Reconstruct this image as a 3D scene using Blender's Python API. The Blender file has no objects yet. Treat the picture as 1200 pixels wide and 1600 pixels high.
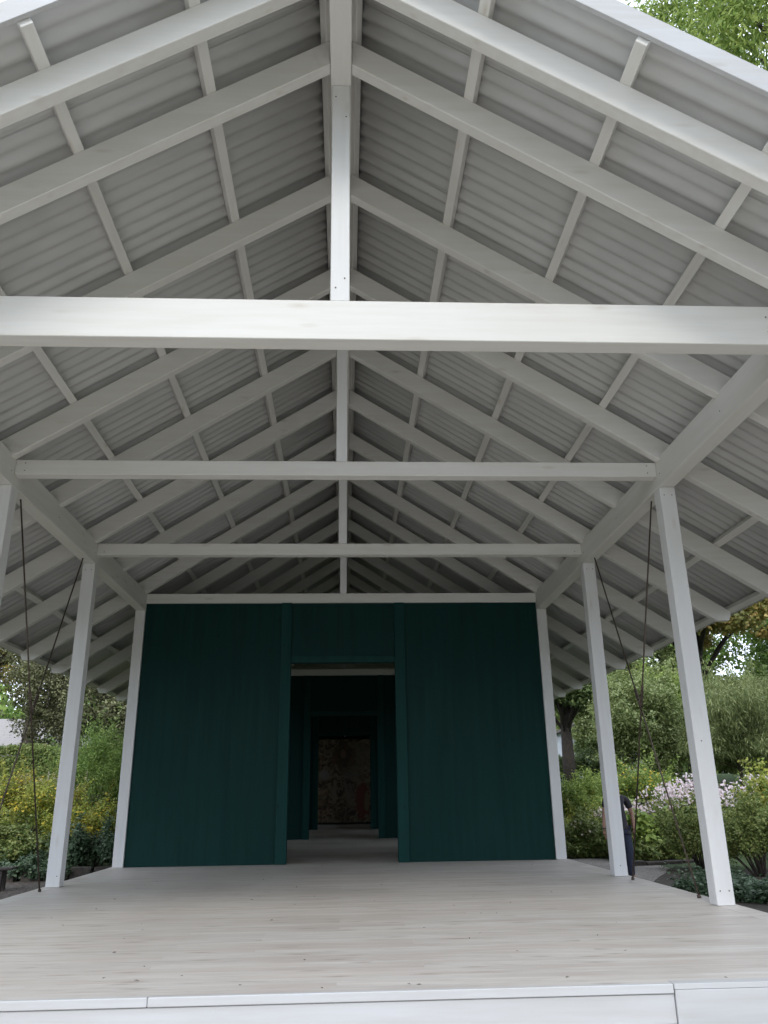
import bpy, bmesh, math, random
import numpy as np
from mathutils import Vector, Matrix, Quaternion

R = math.radians
random.seed(7)
rng = np.random.default_rng(11)
sc = bpy.context.scene
col = sc.collection

# ------------------------------------------------------------------ camera
F_PX, PITCH, YAW, ROLL = 1248.9, 19.69, 2.87, -0.854      # measured from the timber frame
cam_d = bpy.data.cameras.new('camera')
cam = bpy.data.objects.new('camera', cam_d)
col.objects.link(cam)
cam_d.sensor_fit = 'VERTICAL'
cam_d.sensor_height = 24.0
cam_d.lens = 24.0 * F_PX / 1600.0
cam_d.clip_start = 0.05
cam_d.clip_end = 1500.0
_a, _b, _r = R(PITCH), R(YAW), R(ROLL)
fw = Vector((math.sin(_b)*math.cos(_a), math.cos(_b)*math.cos(_a), math.sin(_a)))
rt = Vector((math.cos(_b), -math.sin(_b), 0.0))
up = rt.cross(fw)
rt2 = rt*math.cos(_r) + up*math.sin(_r)
up2 = up*math.cos(_r) - rt*math.sin(_r)
m = Matrix((rt2, up2, -fw)).transposed().to_4x4()
m.translation = Vector((0.0585, 0.0, 1.15))
cam.matrix_world = m
sc.camera = cam

# ------------------------------------------------------------------ sky, sun, exposure
SUN_EL, SUN_AZ = R(43), R(188)          # azimuth clockwise from +y: behind the camera
world = bpy.data.worlds.new('World')
sc.world = world
world.use_nodes = True
nt = world.node_tree
nt.nodes.clear()
wo = nt.nodes.new('ShaderNodeOutputWorld')
bg = nt.nodes.new('ShaderNodeBackground'); bg.inputs['Strength'].default_value = 0.10
sky = nt.nodes.new('ShaderNodeTexSky'); sky.sky_type = 'NISHITA'
sky.sun_disc = False; sky.sun_elevation = SUN_EL; sky.sun_rotation = SUN_AZ
sky.air_density = 1.0; sky.dust_density = 2.0; sky.ozone_density = 1.0
tc = nt.nodes.new('ShaderNodeTexCoord')
nz = nt.nodes.new('ShaderNodeTexNoise'); nz.inputs['Scale'].default_value = 2.2
nz.inputs['Detail'].default_value = 6; nz.inputs['Roughness'].default_value = 0.55
mp = nt.nodes.new('ShaderNodeMapping'); mp.inputs['Scale'].default_value = (1, 1, 2.2)
cr = nt.nodes.new('ShaderNodeValToRGB')
cr.color_ramp.elements[0].position = 0.22; cr.color_ramp.elements[0].color = (0.62, 0.62, 0.62, 1)
cr.color_ramp.elements[1].position = 0.50; cr.color_ramp.elements[1].color = (1, 1, 1, 1)
mx = nt.nodes.new('ShaderNodeMix'); mx.data_type = 'RGBA'
mx.inputs[7].default_value = (8.9, 9.8, 11.6, 1)
nt.links.new(tc.outputs['Generated'], mp.inputs['Vector'])
nt.links.new(mp.outputs['Vector'], nz.inputs['Vector'])
nt.links.new(nz.outputs['Fac'], cr.inputs['Fac'])
nt.links.new(cr.outputs['Color'], mx.inputs[0])
nt.links.new(sky.outputs['Color'], mx.inputs[6])
nt.links.new(mx.outputs[2], bg.inputs['Color'])
nt.links.new(bg.outputs['Background'], wo.inputs['Surface'])

sun_d = bpy.data.lights.new('sun', 'SUN')
sun_d.energy = 0.65; sun_d.angle = R(14); sun_d.color = (1.0, 0.975, 0.94)
sun = bpy.data.objects.new('sun', sun_d)
col.objects.link(sun)
to_sun = Vector((math.sin(SUN_AZ)*math.cos(SUN_EL), math.cos(SUN_AZ)*math.cos(SUN_EL), math.sin(SUN_EL)))
sun.rotation_euler = to_sun.to_track_quat('Z', 'Y').to_euler()

sc.view_settings.view_transform = 'Standard'
sc.view_settings.look = 'None'
sc.view_settings.exposure = 1.27
sc.view_settings.gamma = 1.0
sc.view_settings.use_curve_mapping = False
sc.render.engine = 'CYCLES'
sc.cycles.max_bounces = 8
sc.cycles.diffuse_bounces = 6
sc.cycles.transparent_max_bounces = 4
sc.cycles.use_denoising = True

# ------------------------------------------------------------------ node helpers
def newmat(name):
    mt = bpy.data.materials.new(name); mt.use_nodes = True
    n = mt.node_tree; b = n.nodes['Principled BSDF']
    return mt, n, b
def N(n, t, **kw):
    x = n.nodes.new(t)
    for k, v in kw.items():
        if k in x.inputs: x.inputs[k].default_value = v
        else: setattr(x, k, v)
    return x
def L(n, a, b): n.links.new(a, b)
def ramp(n, fac, stops):
    c = n.nodes.new('ShaderNodeValToRGB'); e = c.color_ramp.elements
    while len(e) < len(stops): e.new(0.5)
    for i, (p, cc) in enumerate(stops):
        e[i].position = p; e[i].color = (*cc, 1) if len(cc) == 3 else cc
    L(n, fac, c.inputs['Fac']); return c.outputs['Color']
def mix(n, fac, a, b, mode='MIX'):
    x = n.nodes.new('ShaderNodeMix'); x.data_type = 'RGBA'; x.blend_type = mode
    for inp, v in ((0, fac), (6, a), (7, b)):
        if hasattr(v, 'is_output') or hasattr(v, 'links'): L(n, v, x.inputs[inp])
        elif inp == 0: x.inputs[0].default_value = v
        else: x.inputs[inp].default_value = (*v, 1)
    return x.outputs[2]
def math_(n, op, a, b=None, c=None, clamp=False):
    x = n.nodes.new('ShaderNodeMath'); x.operation = op; x.use_clamp = clamp
    for i, v in enumerate((a, b, c)):
        if v is None: continue
        if hasattr(v, 'links'): L(n, v, x.inputs[i])
        else: x.inputs[i].default_value = v
    return x.outputs[0]
def bump(n, b, h, strength, dist):
    x = N(n, 'ShaderNodeBump'); x.inputs['Strength'].default_value = strength
    x.inputs['Distance'].default_value = dist
    L(n, h, x.inputs['Height']); L(n, x.outputs['Normal'], b.inputs['Normal'])

def obj_coord(n, scale=(1, 1, 1), per_object=True):
    """object coordinates, shifted by a different amount for every object"""
    t = N(n, 'ShaderNodeTexCoord'); mpp = N(n, 'ShaderNodeMapping')
    mpp.inputs['Scale'].default_value = scale
    src = t.outputs['Object']
    if per_object:
        oi = N(n, 'ShaderNodeObjectInfo')
        v = N(n, 'ShaderNodeVectorMath'); v.operation = 'SCALE'
        v.inputs[0].default_value = (37.0, 53.0, 29.0); L(n, oi.outputs['Random'], v.inputs['Scale'])
        ad = N(n, 'ShaderNodeVectorMath'); ad.operation = 'ADD'
        L(n, src, ad.inputs[0]); L(n, v.outputs[0], ad.inputs[1]); src = ad.outputs[0]
    L(n, src, mpp.inputs['Vector'])
    return mpp.outputs['Vector']

def painted_wood(name, base, warm, axis, rough=0.5, knots=0.5):
    """white painted softwood, grain along the local axis, faint knots bleeding through"""
    mt, n, b = newmat(name)
    st = [14.0, 14.0, 14.0]; st[axis] = 0.9
    v = obj_coord(n, tuple(st))
    g = N(n, 'ShaderNodeTexNoise', Scale=1.0, Detail=5.0, Roughness=0.6); L(n, v, g.inputs['Vector'])
    ks = [7.0, 7.0, 7.0]; ks[axis] = 1.9
    kv = obj_coord(n, tuple(ks))
    vo = N(n, 'ShaderNodeTexVoronoi', Scale=1.0); L(n, kv, vo.inputs['Vector'])
    kn = ramp(n, vo.outputs['Distance'], [(0.0, (1, 1, 1)), (0.10, (0.5, 0.5, 0.5)), (0.24, (0, 0, 0))])
    sel = N(n, 'ShaderNodeSeparateColor'); L(n, vo.outputs['Color'], sel.inputs[0])
    on = math_(n, 'GREATER_THAN', sel.outputs[0], 0.72)
    kf = math_(n, 'MULTIPLY', math_(n, 'MULTIPLY', kn, on), knots)
    big = N(n, 'ShaderNodeTexNoise', Scale=0.9, Detail=3.0); L(n, obj_coord(n, (1, 1, 1)), big.inputs['Vector'])
    c = mix(n, ramp(n, g.outputs['Fac'], [(0.35, (0, 0, 0)), (0.7, (1, 1, 1))]), base, warm)
    c = mix(n, math_(n, 'MULTIPLY', big.outputs['Fac'], 0.35), c, tuple(x*0.86 for x in warm))
    c = mix(n, kf, c, (base[0]*0.58, base[1]*0.49, base[2]*0.38))
    oi = N(n, 'ShaderNodeObjectInfo')
    c = mix(n, math_(n, 'MULTIPLY', oi.outputs['Random'], 0.12), c, (base[0]*0.8, base[1]*0.76, base[2]*0.68))
    L(n, c, b.inputs['Base Color'])
    b.inputs['Roughness'].default_value = rough
    b.inputs['Specular IOR Level'].default_value = 0.35
    bump(n, b, g.outputs['Fac'], 0.12, 0.004)
    return mt

M = {}
M['wx'] = painted_wood('white_paint_along_x', (0.71, 0.70, 0.665), (0.65, 0.63, 0.58), 0, knots=0.55)
M['wy'] = painted_wood('white_paint_along_y', (0.71, 0.70, 0.665), (0.65, 0.63, 0.58), 1, knots=0.55)
M['worn_toned'] = painted_wood('weathered_toned_down_white', (0.52, 0.525, 0.53), (0.45, 0.445, 0.43), 0, knots=0.7)  # weathered grey, also toned down where strong light would burn the boards out
M['wz'] = painted_wood('white_paint_along_z', (0.70, 0.70, 0.69), (0.65, 0.645, 0.63), 2, knots=0.35)

def deck_mat():
    mt, n, b = newmat('whitewashed_deck_wood')
    v = obj_coord(n, (1.3, 15, 15))
    g = N(n, 'ShaderNodeTexNoise', Scale=1.0, Detail=7.0, Roughness=0.68); L(n, v, g.inputs['Vector'])
    v2 = obj_coord(n, (0.45, 3.5, 3.5))
    g2 = N(n, 'ShaderNodeTexNoise', Scale=1.0, Detail=4.0, Roughness=0.6); L(n, v2, g2.inputs['Vector'])
    kv = obj_coord(n, (1.7, 6.5, 6.5))
    vo = N(n, 'ShaderNodeTexVoronoi', Scale=1.0); vo.voronoi_dimensions = '2D'; L(n, kv, vo.inputs['Vector'])
    sel = N(n, 'ShaderNodeSeparateColor'); L(n, vo.outputs['Color'], sel.inputs[0])
    kn = ramp(n, vo.outputs['Distance'], [(0.0, (1, 1, 1)), (0.09, (0.55, 0.55, 0.55)), (0.24, (0, 0, 0))])
    kf = math_(n, 'MULTIPLY', kn, math_(n, 'GREATER_THAN', sel.outputs[0], 0.72))
    wv = N(n, 'ShaderNodeTexCoord')
    stn = N(n, 'ShaderNodeTexNoise', Scale=0.55, Detail=4.0, Roughness=0.6); L(n, obj_coord(n, (0.7, 1.2, 1), False), stn.inputs['Vector'])
    oi = N(n, 'ShaderNodeObjectInfo')
    base = ramp(n, g.outputs['Fac'], [(0.28, (0.30, 0.26, 0.22)), (0.42, (0.51, 0.48, 0.435)), (0.60, (0.60, 0.575, 0.53)), (0.75, (0.68, 0.665, 0.63))])
    c = mix(n, ramp(n, g2.outputs['Fac'], [(0.4, (0, 0, 0)), (0.75, (0.55, 0.55, 0.55))]), base, (0.48, 0.41, 0.34))
    c = mix(n, ramp(n, stn.outputs['Fac'], [(0.42, (0, 0, 0)), (0.66, (0.75, 0.75, 0.75))]), c, (0.40, 0.345, 0.30))
    c = mix(n, math_(n, 'MULTIPLY', kf, 0.62), c, (0.17, 0.12, 0.085))
    c = mix(n, math_(n, 'MULTIPLY', oi.outputs['Random'], 0.28), c, (0.50, 0.45, 0.40))
    L(n, c, b.inputs['Base Color'])
    rr = N(n, 'ShaderNodeMapRange'); rr.inputs['To Min'].default_value = 0.34; rr.inputs['To Max'].default_value = 0.6
    L(n, g2.outputs['Fac'], rr.inputs['Value']); L(n, rr.outputs[0], b.inputs['Roughness'])
    bump(n, b, g.outputs['Fac'], 0.25, 0.003)
    return mt
M['deck'] = deck_mat()

def green_mat(name, k):
    mt, n, b = newmat(name)
    v = obj_coord(n, (9, 9, 0.5))
    g = N(n, 'ShaderNodeTexNoise', Scale=1.0, Detail=6.0, Roughness=0.6); L(n, v, g.inputs['Vector'])
    kv = obj_coord(n, (5.0, 5.0, 2.0))
    vo = N(n, 'ShaderNodeTexVoronoi', Scale=1.0); L(n, kv, vo.inputs['Vector'])
    sel = N(n, 'ShaderNodeSeparateColor'); L(n, vo.outputs['Color'], sel.inputs[0])
    kn = ramp(n, vo.outputs['Distance'], [(0.0, (1, 1, 1)), (0.07, (0.6, 0.6, 0.6)), (0.15, (0, 0, 0))])
    kf = math_(n, 'MULTIPLY', kn, math_(n, 'GREATER_THAN', sel.outputs[0], 0.6))
    big = N(n, 'ShaderNodeTexNoise', Scale=0.8, Detail=3.0); L(n, obj_coord(n), big.inputs['Vector'])
    c = ramp(n, g.outputs['Fac'], [(0.3, (0.0040*k, 0.027*k, 0.0225*k)), (0.7, (0.0064*k, 0.039*k, 0.033*k))])
    c = mix(n, math_(n, 'MULTIPLY', big.outputs['Fac'], 0.45), c, (0.0035*k, 0.0225*k, 0.025*k))
    c = mix(n, math_(n, 'MULTIPLY', kf, 0.6), c, (0.003, 0.013, 0.012))
    L(n, c, b.inputs['Base Color']); b.inputs['Roughness'].default_value = 0.6
    b.inputs['Specular IOR Level'].default_value = 0.12
    bump(n, b, g.outputs['Fac'], 0.2, 0.004)
    return mt
M['green'] = green_mat('dark_green_stained_panel', 1.0)
M['green_trim'] = green_mat('green_painted_trim', 1.35)

def sheet_mat():
    mt, n, b = newmat('grey_fibre_cement')
    g = N(n, 'ShaderNodeTexNoise', Scale=1.0, Detail=5.0); L(n, obj_coord(n, (1.5, 6, 3)), g.inputs['Vector'])
    f = N(n, 'ShaderNodeTexNoise', Scale=90.0, Detail=3.0); L(n, obj_coord(n), f.inputs['Vector'])
    oi = N(n, 'ShaderNodeObjectInfo')
    c = ramp(n, g.outputs['Fac'], [(0.3, (0.46, 0.46, 0.445)), (0.7, (0.53, 0.525, 0.51))])
    c = mix(n, math_(n, 'MULTIPLY', oi.outputs['Random'], 0.2), c, (0.42, 0.415, 0.395))
    L(n, c, b.inputs['Base Color']); b.inputs['Roughness'].default_value = 0.75
    bump(n, b, f.outputs['Fac'], 0.15, 0.002)
    return mt
M['sheet'] = sheet_mat()

def plain(name, c1, c2, scale=6.0, rough=0.6, metal=0.0, bmp=0.15):
    mt, n, b = newmat(name)
    g = N(n, 'ShaderNodeTexNoise', Scale=scale, Detail=6.0, Roughness=0.6); L(n, obj_coord(n), g.inputs['Vector'])
    L(n, ramp(n, g.outputs['Fac'], [(0.3, c1), (0.7, c2)]), b.inputs['Base Color'])
    b.inputs['Roughness'].default_value = rough; b.inputs['Metallic'].default_value = metal
    bump(n, b, g.outputs['Fac'], bmp, 0.01)
    return mt
M['rod'] = plain('rusty_steel', (0.06, 0.045, 0.035), (0.13, 0.10, 0.075), 20, 0.55, 0.6)
M['bark'] = plain('bark', (0.035, 0.028, 0.02), (0.10, 0.08, 0.06), 9, 0.9, 0, 0.6)
M['bark_dark'] = plain('dark_bark', (0.018, 0.014, 0.011), (0.05, 0.04, 0.03), 9, 0.9, 0, 0.6)
M['stone'] = plain('dark_stone', (0.025, 0.021, 0.017), (0.08, 0.066, 0.052), 8, 0.9, 0, 0.5)
M['benchwood'] = plain('dark_bench_wood', (0.02, 0.017, 0.014), (0.05, 0.042, 0.035), 12, 0.9)
M['weatherboard'] = plain('dimmed_white_weatherboard', (0.42, 0.44, 0.47), (0.55, 0.56, 0.58), 4, 0.6)  # white dimmed in the base colour to suggest the cabin's shade
M['roof_tile'] = plain('pale_roof', (0.22, 0.20, 0.19), (0.30, 0.28, 0.265), 8, 0.8)
M['render_wall'] = plain('pale_render', (0.34, 0.31, 0.29), (0.42, 0.39, 0.37), 3, 0.8)
M['glass'] = plain('window_glass', (0.02, 0.03, 0.035), (0.03, 0.04, 0.045), 2, 0.1)
M['shirt'] = plain('black_tshirt', (0.016, 0.013, 0.017), (0.030, 0.026, 0.032), 9, 0.85)
M['jeans'] = plain('navy_jeans', (0.016, 0.02, 0.038), (0.028, 0.035, 0.065), 14, 0.85)
M['skin'] = plain('skin', (0.26, 0.14, 0.095), (0.34, 0.19, 0.13), 10, 0.5)
M['hair'] = plain('dark_hair', (0.02, 0.015, 0.01), (0.04, 0.03, 0.02), 30, 0.6)
M['shoe'] = plain('black_shoe', (0.012, 0.012, 0.012), (0.025, 0.025, 0.025), 10, 0.4)
M['soil'] = plain('soil', (0.025, 0.018, 0.012), (0.07, 0.052, 0.036), 7, 0.95, 0, 0.8)

def gravel_mat(name, a, b_, c_):
    mt, n, b = newmat(name)
    vo = N(n, 'ShaderNodeTexVoronoi', Scale=42.0); L(n, obj_coord(n, (1, 1, 1), False), vo.inputs['Vector'])
    sel = N(n, 'ShaderNodeSeparateColor'); L(n, vo.outputs['Color'], sel.inputs[0])
    g = N(n, 'ShaderNodeTexNoise', Scale=1.3, Detail=5.0); L(n, obj_coord(n, (1, 1, 1), False), g.inputs['Vector'])
    c = ramp(n, sel.outputs[0], [(0.0, a), (0.5, b_), (1.0, c_)])
    c = mix(n, ramp(n, g.outputs['Fac'], [(0.4, (0, 0, 0)), (0.7, (0.6, 0.6, 0.6))]), c, tuple(x*0.6 for x in b_))
    L(n, c, b.inputs['Base Color']); b.inputs['Roughness'].default_value = 0.9
    bump(n, b, vo.outputs['Distance'], 0.8, 0.02)
    return mt
M['gravel'] = gravel_mat('beige_gravel', (0.16, 0.14, 0.12), (0.27, 0.24, 0.21), (0.42, 0.39, 0.35))
M['gravel_bounce'] = gravel_mat('pale_bounce_gravel', (0.36, 0.33, 0.28), (0.50, 0.46, 0.40), (0.64, 0.60, 0.54))  # unseen forecourt gravel, made pale to bounce light up under the roof
M['gravel_dark'] = gravel_mat('brown_gravel', (0.03, 0.024, 0.018), (0.07, 0.055, 0.043), (0.15, 0.125, 0.10))

LEAF_K = 1.8
def leaf_mat(name, stops, trans=0.35, rough=0.55, patch=None):
    mt, n, b = newmat(name)
    geo = N(n, 'ShaderNodeNewGeometry')
    kk = LEAF_K if max(max(cc) for _, cc in stops) < 0.4 else 1.0
    stops = [(p, tuple(x*kk for x in cc)) for p, cc in stops]
    c = ramp(n, geo.outputs['Random Per Island'], stops)
    g = N(n, 'ShaderNodeTexNoise', Scale=1.1, Detail=3.0); L(n, obj_coord(n), g.inputs['Vector'])
    if patch:
        c = mix(n, ramp(n, g.outputs['Fac'], [(0.45, (0, 0, 0)), (0.62, (0.85, 0.85, 0.85))]), c, patch)
    L(n, c, b.inputs['Base Color']); b.inputs['Roughness'].default_value = rough
    b.inputs['Specular IOR Level'].default_value = 0.3
    tr = N(n, 'ShaderNodeBsdfTranslucent'); L(n, c, tr.inputs['Color'])
    ms = N(n, 'ShaderNodeMixShader'); ms.inputs[0].default_value = trans
    out = [x for x in n.nodes if x.type == 'OUTPUT_MATERIAL'][0]
    L(n, b.outputs[0], ms.inputs[1]); L(n, tr.outputs[0], ms.inputs[2]); L(n, ms.outputs[0], out.inputs['Surface'])
    return mt
def S(*cs):
    k = len(cs); return [(i/(k-1), c) for i, c in enumerate(cs)]
M['lf_green'] = leaf_mat('leaves_green', S((0.045, 0.08, 0.018), (0.085, 0.135, 0.03), (0.15, 0.20, 0.05)))
M['lf_dark'] = leaf_mat('leaves_dark_green', S((0.028, 0.045, 0.014), (0.05, 0.075, 0.022), (0.10, 0.125, 0.04)))
M['lf_willow'] = leaf_mat('leaves_grey_green', S((0.055, 0.075, 0.025), (0.12, 0.14, 0.05), (0.22, 0.235, 0.10)))
M['lf_yellow'] = leaf_mat('leaves_yellow_green', S((0.08, 0.12, 0.02), (0.16, 0.19, 0.035), (0.30, 0.29, 0.06)), patch=(0.28, 0.24, 0.05))
M['lf_lime'] = leaf_mat('leaves_lime', S((0.075, 0.12, 0.025), (0.14, 0.19, 0.045), (0.25, 0.29, 0.08)))
M['lf_varieg'] = leaf_mat('leaves_variegated', S((0.07, 0.10, 0.03), (0.16, 0.185, 0.065), (0.24, 0.27, 0.13)))
M['lf_purple'] = leaf_mat('leaves_copper', S((0.038, 0.04, 0.02), (0.085, 0.085, 0.042), (0.19, 0.20, 0.10)))
M['lf_autumn'] = leaf_mat('leaves_turning', S((0.08, 0.095, 0.025), (0.19, 0.16, 0.045), (0.32, 0.22, 0.08)), patch=(0.14, 0.16, 0.045))
M['lf_hedge'] = leaf_mat('leaves_hedge', S((0.05, 0.08, 0.022), (0.10, 0.13, 0.035), (0.19, 0.20, 0.07)))
M['lf_ivy'] = leaf_mat('leaves_ivy', S((0.02, 0.04, 0.02), (0.045, 0.075, 0.035), (0.13, 0.17, 0.11)))
M['fl_pink'] = leaf_mat('petals_pale_pink', S((0.55, 0.38, 0.42), (0.72, 0.6, 0.62), (0.8, 0.75, 0.75)), 0.3)
M['fl_yellow'] = leaf_mat('petals_yellow', S((0.5, 0.36, 0.03), (0.65, 0.5, 0.05)), 0.3)
M['fl_cream'] = leaf_mat('petals_cream', S((0.35, 0.31, 0.22), (0.6, 0.54, 0.42), (0.68, 0.6, 0.52)), 0.3)
M['stem'] = plain('green_stem', (0.05, 0.08, 0.02), (0.09, 0.11, 0.04), 10, 0.7)

# ------------------------------------------------------------------ object helpers
def setp(o, label=None, cat=None, group=None, kind=None):
    if label: o['label'] = label
    if cat: o['category'] = cat
    if group: o['group'] = group
    if kind: o['kind'] = kind
    return o
def empty(name, loc=(0, 0, 0), label=None, cat=None, group=None, parent=None):
    o = bpy.data.objects.new(name, None); o.empty_display_size = 0.3
    col.objects.link(o); o.location = loc
    if parent: o.parent = parent
    return setp(o, label, cat, group)
def link(name, me, parent=None, loc=(0, 0, 0), rot=None):
    o = bpy.data.objects.new(name, me); col.objects.link(o)
    if parent: o.parent = parent
    o.location = loc
    if rot is not None: o.rotation_euler = rot
    return o
def mesh_from_bm(name, bm, mt, smooth=False):
    me = bpy.data.meshes.new(name); bm.to_mesh(me); bm.free()
    me.materials.append(mt)
    if smooth:
        for p in me.polygons: p.use_smooth = True
    return me
def bm_box(bm, x0, x1, y0, y1, z0, z1):
    vs = [bm.verts.new((x, y, z)) for z in (z0, z1) for y in (y0, y1) for x in (x0, x1)]
    for f in ((0, 2, 3, 1), (4, 5, 7, 6), (0, 1, 5, 4), (2, 6, 7, 3), (0, 4, 6, 2), (1, 3, 7, 5)):
        bm.faces.new([vs[i] for i in f])
def box(name, x0, x1, y0, y1, z0, z1, mt, parent, bev=0.006):
    """a squared timber: origin at its centre, slightly eased edges"""
    c = ((x0+x1)/2, (y0+y1)/2, (z0+z1)/2)
    bm = bmesh.new(); bm_box(bm, x0-c[0], x1-c[0], y0-c[1], y1-c[1], z0-c[2], z1-c[2])
    if bev: bmesh.ops.bevel(bm, geom=bm.edges[:], offset=bev, segments=1, affect='EDGES')
    o = link(name, mesh_from_bm(name, bm, mt), parent)
    o.location = c
    return o
def prism_y(name, pts, y0, y1, mt, parent, bev=0.005):
    """polygon given in x,z extruded along y"""
    bm = bmesh.new()
    a = [bm.verts.new((x, y0, z)) for x, z in pts]; b = [bm.verts.new((x, y1, z)) for x, z in pts]
    k = len(pts)
    bm.faces.new(a); bm.faces.new(b[::-1])
    for i in range(k): bm.faces.new((a[i], b[i], b[(i+1) % k], a[(i+1) % k]))
    bmesh.ops.recalc_face_normals(bm, faces=bm.faces[:])
    if bev: bmesh.ops.bevel(bm, geom=bm.edges[:], offset=bev, segments=1, affect='EDGES')
    return link(name, mesh_from_bm(name, bm, mt), parent)
def tube_bm(bm, pts, rads, seg=8):
    rings = []
    for i, p in enumerate(pts):
        p = Vector(p)
        d = (Vector(pts[min(i+1, len(pts)-1)]) - Vector(pts[max(i-1, 0)])).normalized()
        a = d.orthogonal().normalized() if abs(d.z) < 0.99 else Vector((1, 0, 0))
        if i and rings:
            a = (prev_a - d*prev_a.dot(d)).normalized()
        prev_a = a
        b = d.cross(a)
        rings.append([bm.verts.new(p + (a*math.cos(t) + b*math.sin(t))*rads[i]) for t in [2*math.pi*k/seg for k in range(seg)]])
    for r0, r1 in zip(rings, rings[1:]):
        for k in range(seg): bm.faces.new((r0[k], r0[(k+1) % seg], r1[(k+1) % seg], r1[k]))
    bm.faces.new(rings[0][::-1]); bm.faces.new(rings[-1])

# ================================================================== GROUND
GZ = -0.35
def sm(t): t = max(0.0, min(1.0, t)); return t*t*(3-2*t)
def ground_z(x, y):
    rise = 2.3*sm((abs(x)-5.8)/6.5)*sm((y-16.5)/20) + 2.5*sm((abs(x)-20)/50)*sm((y-30)/60)
    return GZ + rise
def make_ground():
    xs = np.concatenate([np.linspace(-900, -60, 12), np.linspace(-50, 50, 81), np.linspace(60, 900, 12)])
    ys = np.concatenate([np.linspace(-900, -40, 10), np.linspace(-30, 80, 89), np.linspace(95, 900, 12)])
    v = []
    for y in ys:
        for x in xs:
            z = ground_z(x, y)
            if not (abs(x) < 10 and y < 24): z += 0.06*math.sin(x*0.9+1)*math.cos(y*0.7)
            v.append((x, y, z))
    w = len(xs); f = [(j*w+i, j*w+i+1, (j+1)*w+i+1, (j+1)*w+i) for j in range(len(ys)-1) for i in range(w-1)]
    me = bpy.data.meshes.new('ground'); me.from_pydata(v, [], f)
    mt, n, b = newmat('garden_ground')
    g = N(n, 'ShaderNodeTexNoise', Scale=0.35, Detail=6.0); L(n, obj_coord(n, (1, 1, 1), False), g.inputs['Vector'])
    g2 = N(n, 'ShaderNodeTexNoise', Scale=30.0, Detail=6.0, Roughness=0.7); L(n, obj_coord(n, (1, 1, 1), False), g2.inputs['Vector'])
    ca = ramp(n, g2.outputs['Fac'], [(0.3, (0.03, 0.055, 0.015)), (0.7, (0.07, 0.11, 0.03))])
    cb = ramp(n, g2.outputs['Fac'], [(0.3, (0.035, 0.028, 0.02)), (0.7, (0.09, 0.07, 0.05))])
    L(n, mix(n, ramp(n, g.outputs['Fac'], [(0.52, (0, 0, 0)), (0.62, (1, 1, 1))]), ca, cb), b.inputs['Base Color'])
    b.inputs['Roughness'].default_value = 0.95; bump(n, b, g2.outputs['Fac'], 0.8, 0.05)
    me.materials.append(mt)
    setp(link('ground', me), kind='structure')
make_ground()
def flat_sheet(name, outline, z, mt):
    bm = bmesh.new(); bm.faces.new([bm.verts.new((x, y, z)) for x, y in outline])
    return setp(link(name, mesh_from_bm(name, bm, mt)), kind='structure')
def wob(pts, k=5, amp=0.12):
    out = []
    for (a, b) in zip(pts, pts[1:]+pts[:1]):
        for i in range(k):
            t = i/k; out.append((a[0]+(b[0]-a[0])*t + random.uniform(-amp, amp)*(i > 0), a[1]+(b[1]-a[1])*t + random.uniform(-amp, amp)*(i > 0)))
    return out
flat_sheet('forecourt', [(-30, -25), (30, -25), (30, 5.6), (-30, 5.6)], GZ+0.004, M['gravel_bounce'])
flat_sheet('gravel_path_right', wob([(4.0, 14.6), (5.35, 14.9), (6.7, 17.8), (7.6, 20.3), (6.4, 21.4), (4.0, 21.0)]), GZ+0.012, M['gravel'])
flat_sheet('gravel_path_left', wob([(-4.0, 5.7), (-4.0, 21.0), (-5.1, 20.4), (-5.9, 18.6), (-7.9, 17.7), (-14, 16.8), (-14, 9), (-9, 5.7)]), GZ+0.008, M['gravel_dark'])
flat_sheet('flower_bed_soil', wob([(4.0, 5.7), (4.0, 14.6), (5.35, 14.9), (6.7, 17.8), (9.5, 19), (12, 15), (12, 5.7)]), GZ+0.008, M['soil'])

# ================================================================== PAVILION
pav = empty('pavilion', (0, 5.78, GZ), 'open-fronted white timber pavilion with corrugated gable roof and dark green walls', 'pavilion')
PO = Vector((0, 5.78, GZ))
def adopt(o, par=pav):
    """parent keeping the world position"""
    o.parent = par
    o.location = Vector(o.location) - PO
    return o
def pbox(name, *a, **k):
    o = box(name, *a, None, **k); return adopt(o)
WI, PS = 4.07, 0.20          # inner face of posts, post thickness
SL, ZB = 0.645, 7.75 + 0.645*0.10   # roof slope; rafter underside z = ZB - SL*|x|
TH = math.atan(SL)
RH = 0.31                    # rafter depth measured vertically
YEND = 37.0

# --- rafters, on both slopes
yr = [4.88, 5.75] + [5.75+1.75*k for k in range(1, 18)]
RP = [(0.104, ZB-SL*0.104), (6.18, ZB-SL*6.18), (6.38, ZB-SL*6.18), (6.43, ZB-SL*6.43+RH), (0.104, ZB-SL*0.104+RH)]
def rafter_mesh(sgn):
    bm = bmesh.new()
    pts = [(x*sgn, z) for x, z in RP]
    a = [bm.verts.new((x, 0, z)) for x, z in pts]; b = [bm.verts.new((x, 0.12, z)) for x, z in pts]
    bm.faces.new(a); bm.faces.new(b[::-1])
    for i in range(5): bm.faces.new((a[i], b[i], b[(i+1) % 5], a[(i+1) % 5]))
    bmesh.ops.recalc_face_normals(bm, faces=bm.faces[:])
    bmesh.ops.bevel(bm, geom=bm.edges[:], offset=0.006, segments=1, affect='EDGES')
    return mesh_from_bm('rafter', bm, M['wx'])
rm = {1: rafter_mesh(1), -1: rafter_mesh(-1)}
for y in yr:
    if y > YEND: continue
    for s in (1, -1):
        adopt(link('rafter', rm[s], None, (0, y, 0)))
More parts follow.
